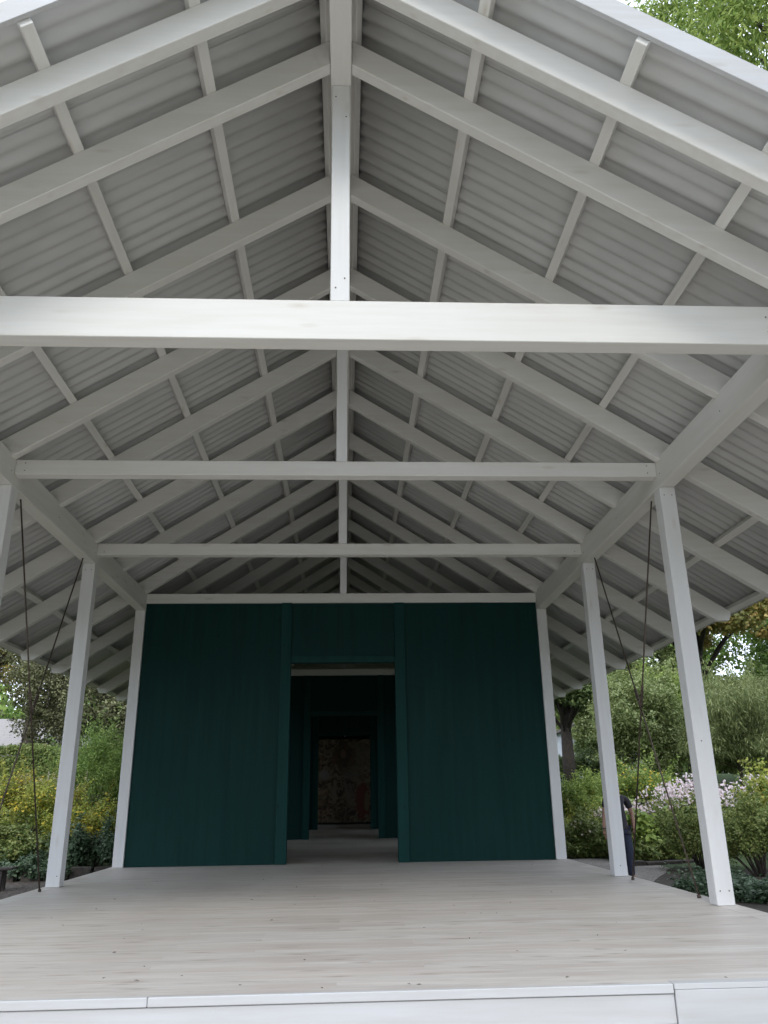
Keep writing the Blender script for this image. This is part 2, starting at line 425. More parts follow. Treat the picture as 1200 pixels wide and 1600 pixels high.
# --- ridge beam, eaves beams
pbox('ridge_beam', -0.1, 0.1, 4.6, YEND, ZB-SL*0.1, ZB-SL*0.1+0.47, M['wy'])
for s in (1, -1):
    x0, x1 = sorted((s*WI, s*(WI+PS)))
    pbox('eaves_beam', x0, x1, 4.9, YEND, 4.863, 5.235, M['wy'])
# --- purlins
PH = 0.125
def slope_pt(x, off):      # point on the plane `off` (vertical) above the rafter underside
    return (x, ZB - SL*x + off)
PURX = [0.115, 1.20, 2.33, 3.40, 4.45, 5.50, 6.42]
for s in (1, -1):
    for xc in PURX:
        c = slope_pt(xc, RH); ux = (math.cos(TH), -math.sin(TH)); nx = (math.sin(TH), math.cos(TH))
        hw = 0.05 if xc > 0.5 else 0.035
        q = []
        for (u, w) in ((-hw, 0), (hw, 0), (hw, PH*math.cos(TH)), (-hw, PH*math.cos(TH))):
            q.append((s*(c[0]+ux[0]*u+nx[0]*w), c[1]+ux[1]*u+nx[1]*w))
        adopt(prism_y('purlin', q, 4.505, YEND, M['wy'], None, 0.004))
# --- corrugated roof sheets: wave runs along y, furrows down the slope
PIT, AMP, NW = 0.177, 0.015, 5
def sheet_mesh(sgn):
    bm = bmesh.new()
    per = 10; cols_ = []
    cx = [0.12, 2.3, 4.5, 6.62]
    for t in range(NW*per+3):
        y = t*PIT/per
        ph = 2*math.pi*y/PIT
        w = AMP*math.cos(ph)
        row = []
        for layer in (0.0, 0.007):
            for x in cx:
                p = slope_pt(x, RH+PH+AMP+0.004)
                row.append(bm.verts.new((sgn*(p[0]+math.sin(TH)*(w+layer)), y, p[1]+math.cos(TH)*(w+layer))))
        cols_.append(row)
    nx = len(cx)
    for a, b in zip(cols_, cols_[1:]):
        for i in range(nx-1):
            bm.faces.new((a[i], b[i], b[i+1], a[i+1]))
            bm.faces.new((a[nx+i], a[nx+i+1], b[nx+i+1], b[nx+i]))
        bm.faces.new((a[nx-1], b[nx-1], b[2*nx-1], a[2*nx-1])); bm.faces.new((a[0], a[nx], b[nx], b[0]))
    bmesh.ops.recalc_face_normals(bm, faces=bm.faces[:])
    me = mesh_from_bm('roof_sheet', bm, M['sheet'], True)
    return me
shm = {1: sheet_mesh(1), -1: sheet_mesh(-1)}
y = 4.55; k = 0
while y < YEND:
    for s in (1, -1):
        o = adopt(link('roof_sheet', shm[s], None, (0, y, 0.0 if k % 2 else 0.0085)))
    y += PIT*NW; k += 1
# ridge capping and barge boards
zr = ZB+RH+PH+AMP*2+0.03
adopt(prism_y('ridge_cap', [(0, zr+0.03), (0.24, zr+0.03-SL*0.24), (0.24, zr+0.018-SL*0.24), (0, zr+0.016), (-0.24, zr+0.018-SL*0.24), (-0.24, zr+0.03-SL*0.24)], 4.44, YEND+0.05, M['sheet'], None, 0))
for (ya, yb) in ((4.46, 4.50), (YEND+0.02, YEND+0.06)):
    for s in (1, -1):
        q = [(s*0.0, ZB+0.375), (s*6.64, ZB-SL*6.64+0.375), (s*6.64, ZB-SL*6.64+0.61), (s*0.0, ZB+0.61)]
        adopt(prism_y('barge_board', q, ya, yb, M['worn_toned'], None, 0.003))

# --- posts with tie beams and king posts
post_y = [5.88+3.5*k for k in range(9)]
for i, yp in enumerate(post_y):
    for s in (1, -1):
        x0, x1 = sorted((s*WI, s*(WI+PS)))
        pbox('post', x0, x1, yp, yp+PS, 0.002, 4.861, M['wz'])
    if i == 0: ty0, ty1, z0, z1 = 5.98, 6.16, 4.87, 5.262
    elif i == 3: ty0, ty1, z0, z1 = yp+0.0, yp+0.18, 5.005, 5.205
    else: ty0, ty1, z0, z1 = yp+0.02, yp+0.18, 5.01, 5.205
    pbox('tie_beam', -WI+0.002, WI-0.002, ty0, ty1, z0, z1, M['wx'])
    if i == 0: pbox('king_post', -0.085, 0.085, 5.99, 6.15, z1+0.001, 7.747, M['wz'])
    elif i < 8: pbox('king_post', -0.07, 0.07, ty0+0.01, ty1-0.01, z1+0.001, 7.747, M['wz'])
# --- brace rods: a cross of two rods in the side bay between second and third post
def rod(p, q, r=0.011):
    p, q = Vector(p), Vector(q)
    bm = bmesh.new(); tube_bm(bm, [p, q], [r, r], 8)
    o = adopt(link('brace_rod', mesh_from_bm('brace_rod', bm, M['rod'], True)))
    mid = (p+q)/2; d = (q-p).normalized()
    bm = bmesh.new(); tube_bm(bm, [mid-d*0.16, mid-d*0.13, mid+d*0.13, mid+d*0.16], [0.012, 0.021, 0.021, 0.012], 8)
    t = link('turnbuckle', mesh_from_bm('turnbuckle', bm, M['rod'], True), o)
    bm = bmesh.new(); tube_bm(bm, [q-d*0.03, q+d*0.0], [0.024, 0.024], 8)
    link('end_nut', mesh_from_bm('end_nut', bm, M['rod'], True), o)
for s in (1, -1):
    x = s*(WI+0.10)
    rod((x-0.012*s, 9.90, 4.862), (x-0.012*s, 12.35, 0.003))
    rod((x+0.014*s, 12.60, 4.862), (x+0.014*s, 10.12, 0.003))

scm = bmesh.new(); tube_bm(scm, [(0, 0, 0), (0, -0.004, 0)], [0.0075, 0.006], 8)
scm = mesh_from_bm('screw', scm, M['rod'])
for (x, y, z) in ((-0.05, 5.988, 7.6), (0.05, 5.988, 7.35), (-0.04, 5.988, 5.4), (0.04, 5.988, 5.5), (-3.8, 5.979, 5.0), (-3.8, 5.979, 5.15), (3.8, 5.979, 5.0), (3.8, 5.979, 5.15),
                  (-3.95, 9.399, 5.06), (-3.95, 9.399, 5.16), (3.95, 9.399, 5.06), (3.95, 9.399, 5.16), (-3.95, 12.899, 5.06), (3.95, 12.899, 5.06),
                  (4.12, 9.379, 4.75), (4.22, 9.379, 4.75), (4.12, 9.379, 0.15), (4.22, 9.379, 0.15), (-4.12, 12.879, 4.75), (-4.22, 12.879, 4.75), (4.12, 12.879, 4.75), (4.22, 12.879, 4.75), (-4.12, 12.879, 0.15), (4.17, 12.879, 0.15), (4.15, 9.379, 1.72)):
    adopt(link('screw', scm, None, (x, y, z)))
for s in (1, -1):
    for y in yr:
        o = adopt(link('screw', scm, None, (s*(WI-0.0), y+0.06, 5.02))); o.rotation_euler.z = -s*R(90)
# --- green walls: front wall and two cross walls with aligned doorways
def cross_wall(y, ztop, zlin, door=1.06, front=True):
    th = 0.10
    for s in (1, -1):
        n = 3; xa, xb = door+0.21, WI-0.004
        w = (xb-xa)/n
        for k in range(n):
            a, b = xa+k*w, xa+(k+1)*w-0.001
            x0, x1 = sorted((s*a, s*b))
            pbox('wall_panel', x0, x1, y, y+th, 0.004, ztop, M['green'], bev=0.001)
        x0, x1 = sorted((s*door, s*(door+0.208)))
        pbox('door_jamb', x0, x1, y-0.055, y+th+0.055, 0.004, ztop, M['green_trim'], bev=0.004)
    pbox('door_lintel', -door+0.002, door-0.002, y-0.035, y+th+0.035, zlin, zlin+0.13, M['green_trim'], bev=0.004)
    pbox('wall_panel', -door+0.002, door-0.002, y, y+th, zlin+0.131, ztop, M['green'], bev=0.001)
cross_wall(16.42, 5.003, 3.767)
cross_wall(26.15, 4.90, 3.64)
cross_wall(34.25, 4.90, 3.60)
pbox('tie_beam', -WI+0.002, WI-0.002, 26.10, 26.30, 4.902, 5.10, M['wx'])
# side walls and rear wall
for s in (1, -1):
    for k in range(20):
        if k in (4, 5, 6, 7, 12, 13, 14, 15): continue          # unseen gaps added to let light into the inner rooms
        y0 = 16.60+k*1.0; y1 = min(y0+0.997, 36.5)
        x0, x1 = sorted((s*(WI-0.10), s*(WI-0.006)))
        pbox('side_wall_panel', x0, x1, y0, y1, 0.004, 4.86 if k < 9 else 4.3, M['green'], bev=0.002)  # rear side panels cut low to let extra light in
for k in range(8):
    pbox('rear_wall_panel', -3.96+k*0.99, -3.96+k*0.99+0.9895, 36.3, 36.4, 0.004, 5.2, M['green'], bev=0.002)

adopt(prism_y('rear_gable', [(-4.0, 4.862), (4.0, 4.862), (4.0, ZB-SL*4+0.42), (0, ZB+0.42), (-4.0, ZB-SL*4+0.42)], 36.52, 36.6, M['wx'], None, 0))  # white instead of green so the dim rear gable reads as lit
# --- deck: boards laid across, border boards along the sides
deck = empty('deck', (0, 0, 0)); deck.parent = pav; deck.location = -PO
def plank_mesh(w, d, h=0.03):
    bm = bmesh.new(); bm_box(bm, 0, w, 0, d, -h, 0)
    return mesh_from_bm('deck_board', bm, M['deck'])
BW = 0.142
cuts = [2.0, 2.7, 3.4, 4.07, 4.7, 5.4, 6.1]
pm = {c: plank_mesh(c-0.001, BW-0.003) for c in cuts}
pm2 = {c: plank_mesh(8.14-c-0.001, BW-0.003) for c in cuts}
y = 5.795; last = None
while y < 16.42:
    c = random.choice([q for q in cuts if q != last]); last = c
    dz = random.uniform(-0.0012, 0)
    link('deck_board', pm[c], deck, (-4.07, y, 0))
    link('deck_board', pm2[c], deck, (-4.07+c, y, 0))
    y += BW
ys0 = y
bm = bmesh.new()
while y < 36.3:
    bm_box(bm, -3.96, 3.96, y, y+BW-0.003, -0.03, -0.001); y += BW
o = link('inner_floor_boards', mesh_from_bm('inner_floor_boards', bm, M['deck']), deck); o['kind'] = 'stuff'
for s in (1, -1):
    yy = 5.78
    while yy < 37:
        ye = min(yy+3.5, 37.0)
        x0, x1 = sorted((s*(WI+0.003), s*4.335))
        b = box('border_board', x0, x1, yy, ye-0.003, -0.032, 0.0, M['deck'], None, 0.003)
        b.parent = deck; yy += 3.5
# substructure skirts
for s in (1, -1):
    x0, x1 = sorted((s*4.29, s*4.32))
    b = box('skirt_board', x0, x1, 5.80, 37.0, GZ+0.02, -0.034, M['wy'], None, 0.003); b.parent = deck
b = box('under_deck', -4.05, 4.05, 5.9, 36.9, -0.12, -0.05, M['benchwood'], None, 0); b.parent = deck

# --- front edge: nosing and step on the left, flush fascia on the right
step = empty('front_step', (0, 0, 0)); step.parent = pav; step.location = -PO
SX = 2.16
def sbox(name, *a, **k):
    o = box(name, *a, None, **k); o.parent = step; return o
for a, b in ((-4.33, -1.17), (-1.168, SX)):
    sbox('nosing', a, b-0.001, 5.752, 5.792, -0.052, 0.003, M['worn_toned'], bev=0.005)
for a, b in ((-4.33, SX),):
    sbox('riser', a, b-0.001, 5.765, 5.79, -0.222, -0.056, M['worn_toned'], bev=0.002)
for a, b in ((-4.33, -2.2), (-2.198, 0.1), (0.102, SX+0.012)):
    sbox('tread', a, b-0.001, 5.42, 5.765, -0.256, -0.225, M['deck'], bev=0.004)
sbox('lower_riser', -4.33, SX+0.01, 5.44, 5.47, GZ+0.003, -0.258, M['worn_toned'], bev=0.002)
f = box('edge_board', SX+0.002, 4.33, 5.748, 5.855, -0.028, 0.0045, M['worn_toned'], None, bev=0.002); f.parent = deck
f = box('fascia_board', SX+0.004, 4.33, 5.745, 5.79, GZ+0.003, -0.030, M['worn_toned'], None, bev=0.002); f.parent = deck

# --- rain chain hanging from the left eave
def rain_chain(x, y, z1, z0):
    bm = bmesh.new()
    z = z1; kk = 0
    while z > z0:
        mat = Matrix.Translation((x, y, z)) @ Matrix.Rotation(R(90)*(kk % 2), 4, 'Z') @ Matrix.Rotation(R(90), 4, 'X')
        ring = []
        for t in range(8):
            a = 2*math.pi*t/8; ring.append(mat @ Vector((0.012*math.cos(a), 0.024*math.sin(a), 0)))
        tube_bm(bm, ring+[ring[0]], [0.005]*9, 5)
        z -= 0.038; kk += 1
    adopt(link('rain_chain', mesh_from_bm('rain_chain', bm, M['rod'], True)))
rain_chain(-6.50, 18.3, 4.00, 3.10)

# ================================================================== PAINTING at the far end
def painting():
    t = empty('painting', (0, 36.1, 0.16), 'tall dark figurative painting hanging on the far wall seen through the three doorways', 'painting')
    mt, n, b = newmat('dark_painted_canvas')
    tcn = N(n, 'ShaderNodeTexCoord'); sep = N(n, 'ShaderNodeSeparateXYZ'); L(n, tcn.outputs['Object'], sep.inputs[0])
    X, Z = sep.outputs[0], sep.outputs[2]
    nz = N(n, 'ShaderNodeTexNoise', Scale=3.2, Detail=9.0, Roughness=0.7, Distortion=1.6); L(n, tcn.outputs['Object'], nz.inputs['Vector'])
    wv = N(n, 'ShaderNodeTexVoronoi', Scale=5.5); L(n, tcn.outputs['Object'], wv.inputs['Vector'])
    sub = math_(n, 'MULTIPLY', math_(n, 'SUBTRACT', nz.outputs['Fac'], 0.5), 1.7)
    c = ramp(n, nz.outputs['Fac'], [(0.40, (0.06, 0.035, 0.022)), (0.5, (0.26, 0.17, 0.09)), (0.56, (0.52, 0.42, 0.27)), (0.64, (0.13, 0.09, 0.055))])
    def disc(cx, cz, rx, rz, soft=0.08):
        dx = math_(n, 'DIVIDE', math_(n, 'SUBTRACT', X, cx), rx); dz = math_(n, 'DIVIDE', math_(n, 'SUBTRACT', Z, cz), rz)
        d = math_(n, 'SQRT', math_(n, 'ADD', math_(n, 'MULTIPLY', dx, dx), math_(n, 'MULTIPLY', dz, dz)))
        d = math_(n, 'ADD', d, sub)
        return math_(n, 'DIVIDE', math_(n, 'SUBTRACT', 1.0, d), soft, clamp=True)
    def bar(x0, z0, x1, z1, w):
        mx_ = (x0+x1)/2; mz_ = (z0+z1)/2; ln = math.hypot(x1-x0, z1-z0); ux, uz = (x1-x0)/ln, (z1-z0)/ln
        a = math_(n, 'SUBTRACT', X, mx_); bb = math_(n, 'SUBTRACT', Z, mz_)
        al = math_(n, 'ABSOLUTE', math_(n, 'ADD', math_(n, 'MULTIPLY', a, ux), math_(n, 'MULTIPLY', bb, uz)))
        ac = math_(n, 'ABSOLUTE', math_(n, 'SUBTRACT', math_(n, 'MULTIPLY', a, uz), math_(n, 'MULTIPLY', bb, ux)))
        return math_(n, 'MULTIPLY', math_(n, 'LESS_THAN', al, ln/2), math_(n, 'LESS_THAN', ac, w))
    c = mix(n, math_(n, 'MULTIPLY', disc(0.45, 2.7, 0.7, 0.6), 0.7), c, (0.30, 0.25, 0.16))
    c = mix(n, disc(-0.05, 2.75, 0.50, 0.55), c, mix(n, ramp(n, wv.outputs['Distance'], [(0.1, (0, 0, 0)), (0.6, (1, 1, 1))]), (0.12, 0.065, 0.035), (0.22, 0.13, 0.07)))
    c = mix(n, disc(-0.05, 2.82, 0.13, 0.18), c, (0.36, 0.24, 0.16))
    c = mix(n, disc(-0.85, 1.95, 0.30, 0.26, 0.5), c, (0.40, 0.36, 0.29))
    c = mix(n, math_(n, 'MULTIPLY', disc(0.30, 1.95, 0.55, 0.22, 0.6), 0.8), c, (0.33, 0.28, 0.2))
    c = mix(n, bar(-0.40, 0.8, -0.40, 1.75, 0.065), c, (0.42, 0.33, 0.24))
    c = mix(n, bar(0.22, 0.85, 0.0, 1.7, 0.055), c, (0.38, 0.30, 0.22))
    c = mix(n, bar(0.42, 1.0, 0.2, 1.6, 0.05), c, (0.32, 0.25, 0.18))
    c = mix(n, disc(0.78, 0.95, 0.3, 0.75), c, (0.25, 0.05, 0.03))
    c = mix(n, disc(0.95, 0.9, 0.10, 0.4), c, (0.33, 0.24, 0.12))
    L(n, c, b.inputs['Base Color']); b.inputs['Roughness'].default_value = 0.5
    bm = bmesh.new(); bm_box(bm, -1.15, 1.15, -0.02, 0.02, 0.05, 3.42)
    link('canvas', mesh_from_bm('canvas', bm, mt), t)
    for nm, a in (('frame', (-1.22, -1.15, -0.04, 0.04, -0.02, 3.49)), ('frame', (1.15, 1.22, -0.04, 0.04, -0.02, 3.49)), ('frame', (-1.148, 1.148, -0.04, 0.04, -0.02, 0.048)), ('frame', (-1.148, 1.148, -0.04, 0.04, 3.422, 3.49))):
        box(nm, *a, M['benchwood'], t, 0.004)
    box('plinth', -2.0, 2.0, 35.95, 36.25, 0.002, 0.13, M['deck'], None, 0.004).parent = deck
painting()

# ================================================================== VEGETATION
def leaf_mesh(name, P, Nrm, T, size, aspect, mt, stems=None):
    """one small folded leaf (two triangles each side of the rib) per point"""
    n = len(P)
    Nrm = Nrm/np.linalg.norm(Nrm, axis=1)[:, None]
    T = T - Nrm*np.sum(T*Nrm, axis=1)[:, None]
    T = T/(np.linalg.norm(T, axis=1)[:, None]+1e-9)
    B = np.cross(Nrm, T)
    s = size*rng.uniform(0.6, 1.35, n)[:, None]
    w = s*aspect
    v = np.empty((n, 4, 3))
    v[:, 0] = P
    v[:, 1] = P + T*s*0.5 + B*w*0.5 + Nrm*w*0.18
    v[:, 2] = P + T*s
    v[:, 3] = P + T*s*0.5 - B*w*0.5 + Nrm*w*0.18
    me = bpy.data.meshes.new(name)
    me.vertices.add(n*4); me.vertices.foreach_set('co', v.reshape(-1))
    me.loops.add(n*4); me.loops.foreach_set('vertex_index', np.arange(n*4, dtype=np.int32))
    me.polygons.add(n); me.polygons.foreach_set('loop_start', np.arange(0, n*4, 4, dtype=np.int32))
    me.polygons.foreach_set('loop_total', np.full(n, 4, dtype=np.int32))
    me.update(calc_edges=True); me.materials.append(mt)
    return me
def rdir(n):
    d = rng.normal(size=(n, 3)); return d/np.linalg.norm(d, axis=1)[:, None]
def lobes(c, rad, k, lr, low=-0.5):
    """lobe centres spread through the outer part of an ellipsoid"""
    out = []
    while len(out) < k:
        d = rdir(1)[0]
        if d[2] < low: continue
        f = rng.uniform(0.45, 0.95)
        out.append((np.array(c)+d*np.array(rad)*f, lr*rng.uniform(0.65, 1.3)))
    return out
def cloud(lobe_list, n, flat=0.75):
    w = np.array([r**2 for _, r in lobe_list]); w = w/w.sum()
    idx = rng.choice(len(lobe_list), n, p=w)
    C = np.array([l[0] for l in lobe_list])[idx]; r = np.array([l[1] for l in lobe_list])[idx]
    d = rdir(n)
    rr = r*np.clip(rng.normal(0.85, 0.22, n), 0.1, 1.35)
    P = C + d*rr[:, None]*np.array([1, 1, flat])
    return P, d
def plant(name, label, cat, loc, rad, n, size, aspect, mt, k=30, lr=0.3, droop=0.0, upb=0.5, trunk=None, group=None,
          flowers=None, low=-0.5, flat=0.75, crown_z=None, bark='bark', part='foliage', mind=None):
    """shrub or tree: crown of leaf clumps over limbs that reach the clumps; loc = foot of the plant"""
    t = empty(name, loc, label, cat, group)
    cz = crown_z if crown_z is not None else rad[2]*0.8
    lb = lobes((0, 0, cz), rad, k, lr, low)
    P, d = cloud(lb, n, flat)
    # loose shoots growing out past the clumps
    ns = int(n*0.14); nsh = max(12, k)
    C = np.array([l[0] for l in lb]); pick = rng.integers(0, len(lb), nsh)
    sd = C[pick] - np.array([0, 0, cz*0.6]); sd /= np.linalg.norm(sd, axis=1)[:, None]+1e-6
    sd = sd + rdir(nsh)*0.45 + np.array([0, 0, 0.25-0.3*droop]); sl = lr*rng.uniform(0.8, 2.3, nsh)
    j = rng.integers(0, nsh, ns); f = rng.random(ns)
    P[:ns] = C[pick][j] + sd[j]*(lr*0.5 + sl[j]*f)[:, None] + rng.normal(size=(ns, 3))*size*0.5; d[:ns] = sd[j]*0.5+rdir(ns)
    P[:, 2] = np.maximum(P[:, 2], 0.02+0.04*rng.random(n))
    Nn = d*0.6 + rdir(n)*0.7 + np.array([0, 0, upb])
    T = rdir(n)*0.8 + d*0.5 + np.array([0, 0, -droop])
    link(part, leaf_mesh(part, P, Nn, T, size, aspect, mt), t)
    bm = bmesh.new()
    if trunk:
        r0, lean = trunk
        top = Vector((lean[0], lean[1], cz))
        tube_bm(bm, [(0, 0, -0.1), (lean[0]*0.2, lean[1]*0.2, cz*0.35), (lean[0]*0.6, lean[1]*0.6, cz*0.7), top], [r0*1.25, r0, r0*0.8, r0*0.45], 10)
        for c, r in lb[:min(k, 22)]:
            f = random.uniform(0.45, 0.95); st = Vector((lean[0]*f, lean[1]*f, cz*f))
            if c[2] < st.z: st.z = max(0.3, c[2]*0.8)
            e = Vector(c); mid = st.lerp(e, 0.5) + Vector((0, 0, 0.06*(e-st).length))
            tube_bm(bm, [st, mid, e], [r0*0.3, r0*0.2, r0*0.07], 6)
        link('trunk', mesh_from_bm('trunk', bm, M[bark], True), t)
    else:
        for c, r in lb[:min(k, 18)]:
            e = Vector(c); st = Vector((c[0]*0.15, c[1]*0.15, -0.05))
            tube_bm(bm, [st, st.lerp(e, 0.5)+Vector((0, 0, 0.1*rad[2])), e], [0.02, 0.014, 0.006], 5)
        link('stems', mesh_from_bm('stems', bm, M['bark'], True), t)
    if flowers:
        fm, fn, fs, nm = flowers
        # each bloom a rosette of five petals on the outside of the clumps
        P2, d2 = cloud(lb, fn*3, flat)
        keep = np.argsort(-(P2[:, 2] - 0.5*P2[:, 1]))[:fn]
        P2, d2 = P2[keep]+d2[keep]*lr*0.25, d2[keep]
        rosette(nm, P2, d2*0.5+np.array([0, -0.35, 0.6])+rdir(fn)*0.3, fs, M[fm], t)
    return t
def rosette(nm, P2, Nf, fs, mt, t):
    fn = len(P2)
    Nf = Nf/np.linalg.norm(Nf, axis=1)[:, None]
    a0 = np.cross(Nf, rdir(fn)); a0 /= np.linalg.norm(a0, axis=1)[:, None]; b0 = np.cross(Nf, a0)
    PP, NN, TT = [], [], []
    for q in range(5):
        an = 2*math.pi*q/5
        TT.append(a0*math.cos(an)+b0*math.sin(an)+Nf*0.25); PP.append(P2); NN.append(Nf)
    link(nm, leaf_mesh(nm, np.vstack(PP), np.vstack(NN), np.vstack(TT), fs, 0.8, mt), t)
def G(x, y): return (x, y, ground_z(x, y))

# ---- left of the pavilion
plant('ivy_shrub', 'low dark glossy ivy shrub beside the second left post at the gravel edge', 'shrub', G(-5.55, 19.6), (0.85, 0.8, 0.50), 9000, 0.075, 0.8, M['lf_ivy'], 34, 0.2, upb=0.8, low=-0.2)
plant('ivy_shrub', 'pale-edged ivy mound behind the stone edging, left of the brace rod', 'shrub', G(-7.5, 19.5), (1.05, 0.8, 0.52), 9000, 0.075, 0.8, M['lf_hedge'], 34, 0.2, upb=0.8, low=-0.2)
plant('yellow_shrub', 'yellow-flowered golden shrub between the left post and the green wall', 'shrub', G(-6.3, 21.8), (1.25, 1.0, 0.80), 15000, 0.06, 0.6, M['lf_yellow'], 46, 0.26, upb=0.5, flowers=('fl_yellow', 220, 0.03, 'blossom'), low=-0.1)
plant('yellow_shrub', 'tall mound of yellow shrub left of the second post, under the pale plumes', 'shrub', G(-8.3, 22.3), (1.6, 1.0, 1.12), 20000, 0.06, 0.6, M['lf_yellow'], 60, 0.3, upb=0.5, flowers=('fl_yellow', 300, 0.03, 'blossom'), low=-0.1)
plant('conifer_shrub', 'dense feathery green conifer between the left posts, above the yellow shrub', 'shrub', G(-7.15, 25.0), (1.35, 1.2, 1.45), 30000, 0.10, 0.22, M['lf_green'], 90, 0.34, droop=-0.6, upb=0.2, trunk=(0.07, (0, 0)), low=-0.7, crown_z=1.75, flat=1.1)
def plumes(loc, w, d_, h, cnt, label, mt_f, group=None):
    t = empty('plume_flowers', loc, label, 'flowers', group)
    bm = bmesh.new(); P, Nn, T = [], [], []; LP = []
    for i in range(cnt):
        x, y = rng.uniform(-w, w), rng.uniform(-d_, d_); hh = h*rng.uniform(0.7, 1.1); lx, ly = rng.uniform(-0.1, 0.1, 2)
        tube_bm(bm, [(x, y, 0), (x+lx*0.4, y+ly*0.4, hh*0.5), (x+lx, y+ly, hh)], [0.008, 0.006, 0.003], 4)
        k = 60; f = rng.random(k)
        base = np.stack([x+lx*(0.6+0.4*f), y+ly*(0.6+0.4*f), hh*(0.72+0.28*f)], 1)
        P.append(base + rng.normal(size=(k, 3))*0.035*(1.2-f)[:, None])
        k2 = 45; f2 = rng.random(k2)*0.75
        LP.append(np.stack([x+rng.normal(0, 0.09, k2), y+rng.normal(0, 0.09, k2), hh*f2], 1))
    link('stems', mesh_from_bm('stems', bm, M['stem'], True), t)
    P = np.vstack(P); link('blossom', leaf_mesh('blossom', P, rdir(len(P)), rdir(len(P))+np.array([0, 0, 0.8]), 0.04, 0.7, mt_f), t)
    LP = np.vstack(LP); link('foliage', leaf_mesh('foliage', LP, rdir(len(LP))+np.array([0, 0, 0.8]), rdir(len(LP)), 0.13, 0.35, M['lf_varieg']), t)
plumes(G(-8.9, 24.5), 2.0, 0.8, 1.75, 120, 'cream feathery flower plumes standing behind the tall yellow shrub', M['fl_cream'])
def hedge(loc, L_, W_, H_, label):
    t = empty('hedge', loc, label, 'hedge')
    n = 34000
    f = rng.choice(4, n, p=[0.5, 0.3, 0.1, 0.1])
    x = rng.uniform(-L_/2, L_/2, n); y = rng.uniform(-W_/2, W_/2, n); z = rng.uniform(0.05, H_, n)
    top = H_ - 0.035*(x+L_/2)
    y = np.where(f == 0, -W_/2, y); z = np.where(f == 1, top, np.minimum(z, top)); x = np.where(f == 2, -L_/2, x); x = np.where(f == 3, L_/2, x)
    P = np.stack([x, y, z], 1) + rng.normal(size=(n, 3))*0.05
    P[:, 2] += 0.08*np.sin(P[:, 0]*2.1)*(f == 1)
    Nn = rdir(n)*0.7; Nn[:, 2] += np.where(f == 1, 1, 0.3); Nn[:, 1] -= np.where(f == 0, 0.8, 0)
    link('foliage', leaf_mesh('foliage', P, Nn, rdir(n), 0.085, 0.6, M['lf_hedge']), t)
    bm = bmesh.new()
    for i in range(int(L_*2)):
        xx = -L_/2+0.25+i*0.5; tube_bm(bm, [(xx, 0, -0.1), (xx+0.1, 0.05, H_*0.8)], [0.03, 0.01], 5)
    link('stems', mesh_from_bm('stems', bm, M['bark'], True), t)
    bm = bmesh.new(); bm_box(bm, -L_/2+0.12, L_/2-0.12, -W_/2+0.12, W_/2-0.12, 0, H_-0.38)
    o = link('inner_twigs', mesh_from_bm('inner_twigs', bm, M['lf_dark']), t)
hedge((-11.5, 29.5, ground_z(-11.5, 29.5)-0.05), 6.6, 1.4, 1.85, 'long clipped flat-topped green hedge on the left, below the olive-brown tree')
plant('olive_brown_tree', 'dark olive-brown tree on the left, behind the posts and above the conifer', 'tree', G(-10.1, 34.5), (3.6, 2.6, 3.6), 60000, 0.12, 0.6, M['lf_purple'], 120, 0.62, trunk=(0.2, (0.2, 0)), crown_z=4.2, low=-0.85, bark='bark_dark')
plant('garden_tree', 'yellow-green leafy tree at the far left edge behind the hedge', 'tree', G(-16.6, 38.0), (3.4, 3.0, 4.6), 60000, 0.12, 0.6, M['lf_autumn'], 80, 0.75, trunk=(0.22, (0.5, 0)), crown_z=7.0, low=-0.7)
plant('background_tree', 'tall green tree rising behind the far left of the roof eave', 'tree', G(-19.5, 52), (5.5, 4.0, 6.0), 36000, 0.26, 0.6, M['lf_yellow'], 70, 1.1, trunk=(0.35, (0, 0)), crown_z=10.5, low=-0.5)
plant('background_tree', 'dark green tree far behind the olive-brown tree on the left', 'tree', G(-13.0, 56), (4.6, 4.0, 5.0), 26000, 0.26, 0.6, M['lf_dark'], 60, 1.1, trunk=(0.3, (0, 0)), crown_z=7.5, low=-0.7)

# far pale house on the left
def far_house():
    x, y = -25.0, 66.0; z = ground_z(x, y)
    t = empty('far_house', (x, y, z), 'distant pale house with a light roof seen over the hedge on the left', 'house')
    t.rotation_euler.z = R(12)
    box('wall', -4.5, 4.5, -3, 3, 0, 3.0, M['render_wall'], t, 0)
    bm = bmesh.new()
    v = [bm.verts.new(p) for p in ((-4.9, -3.4, 2.95), (4.9, -3.4, 2.95), (4.9, 3.4, 2.95), (-4.9, 3.4, 2.95), (-4.9, 0, 5.4), (4.9, 0, 5.4))]
    for f in ((0, 1, 5, 4), (2, 3, 4, 5), (0, 4, 3), (1, 2, 5), (0, 3, 2, 1)): bm.faces.new([v[i] for i in f])
    rf = link('roof', mesh_from_bm('roof', bm, M['roof_tile']), t)
    box('chimney', 1.5, 2.2, -0.3, 0.4, 4.6, 6.2, M['render_wall'], rf, 0)
    for wx in (-2.6, 0, 2.6):
        w = box('window', wx-0.55, wx+0.55, -3.05, -2.98, 0.9, 2.2, M['weatherboard'], t, 0.01)
        box('pane', -0.47, 0.47, -0.045, -0.037, -0.57, 0.57, M['glass'], w, 0)
far_house()

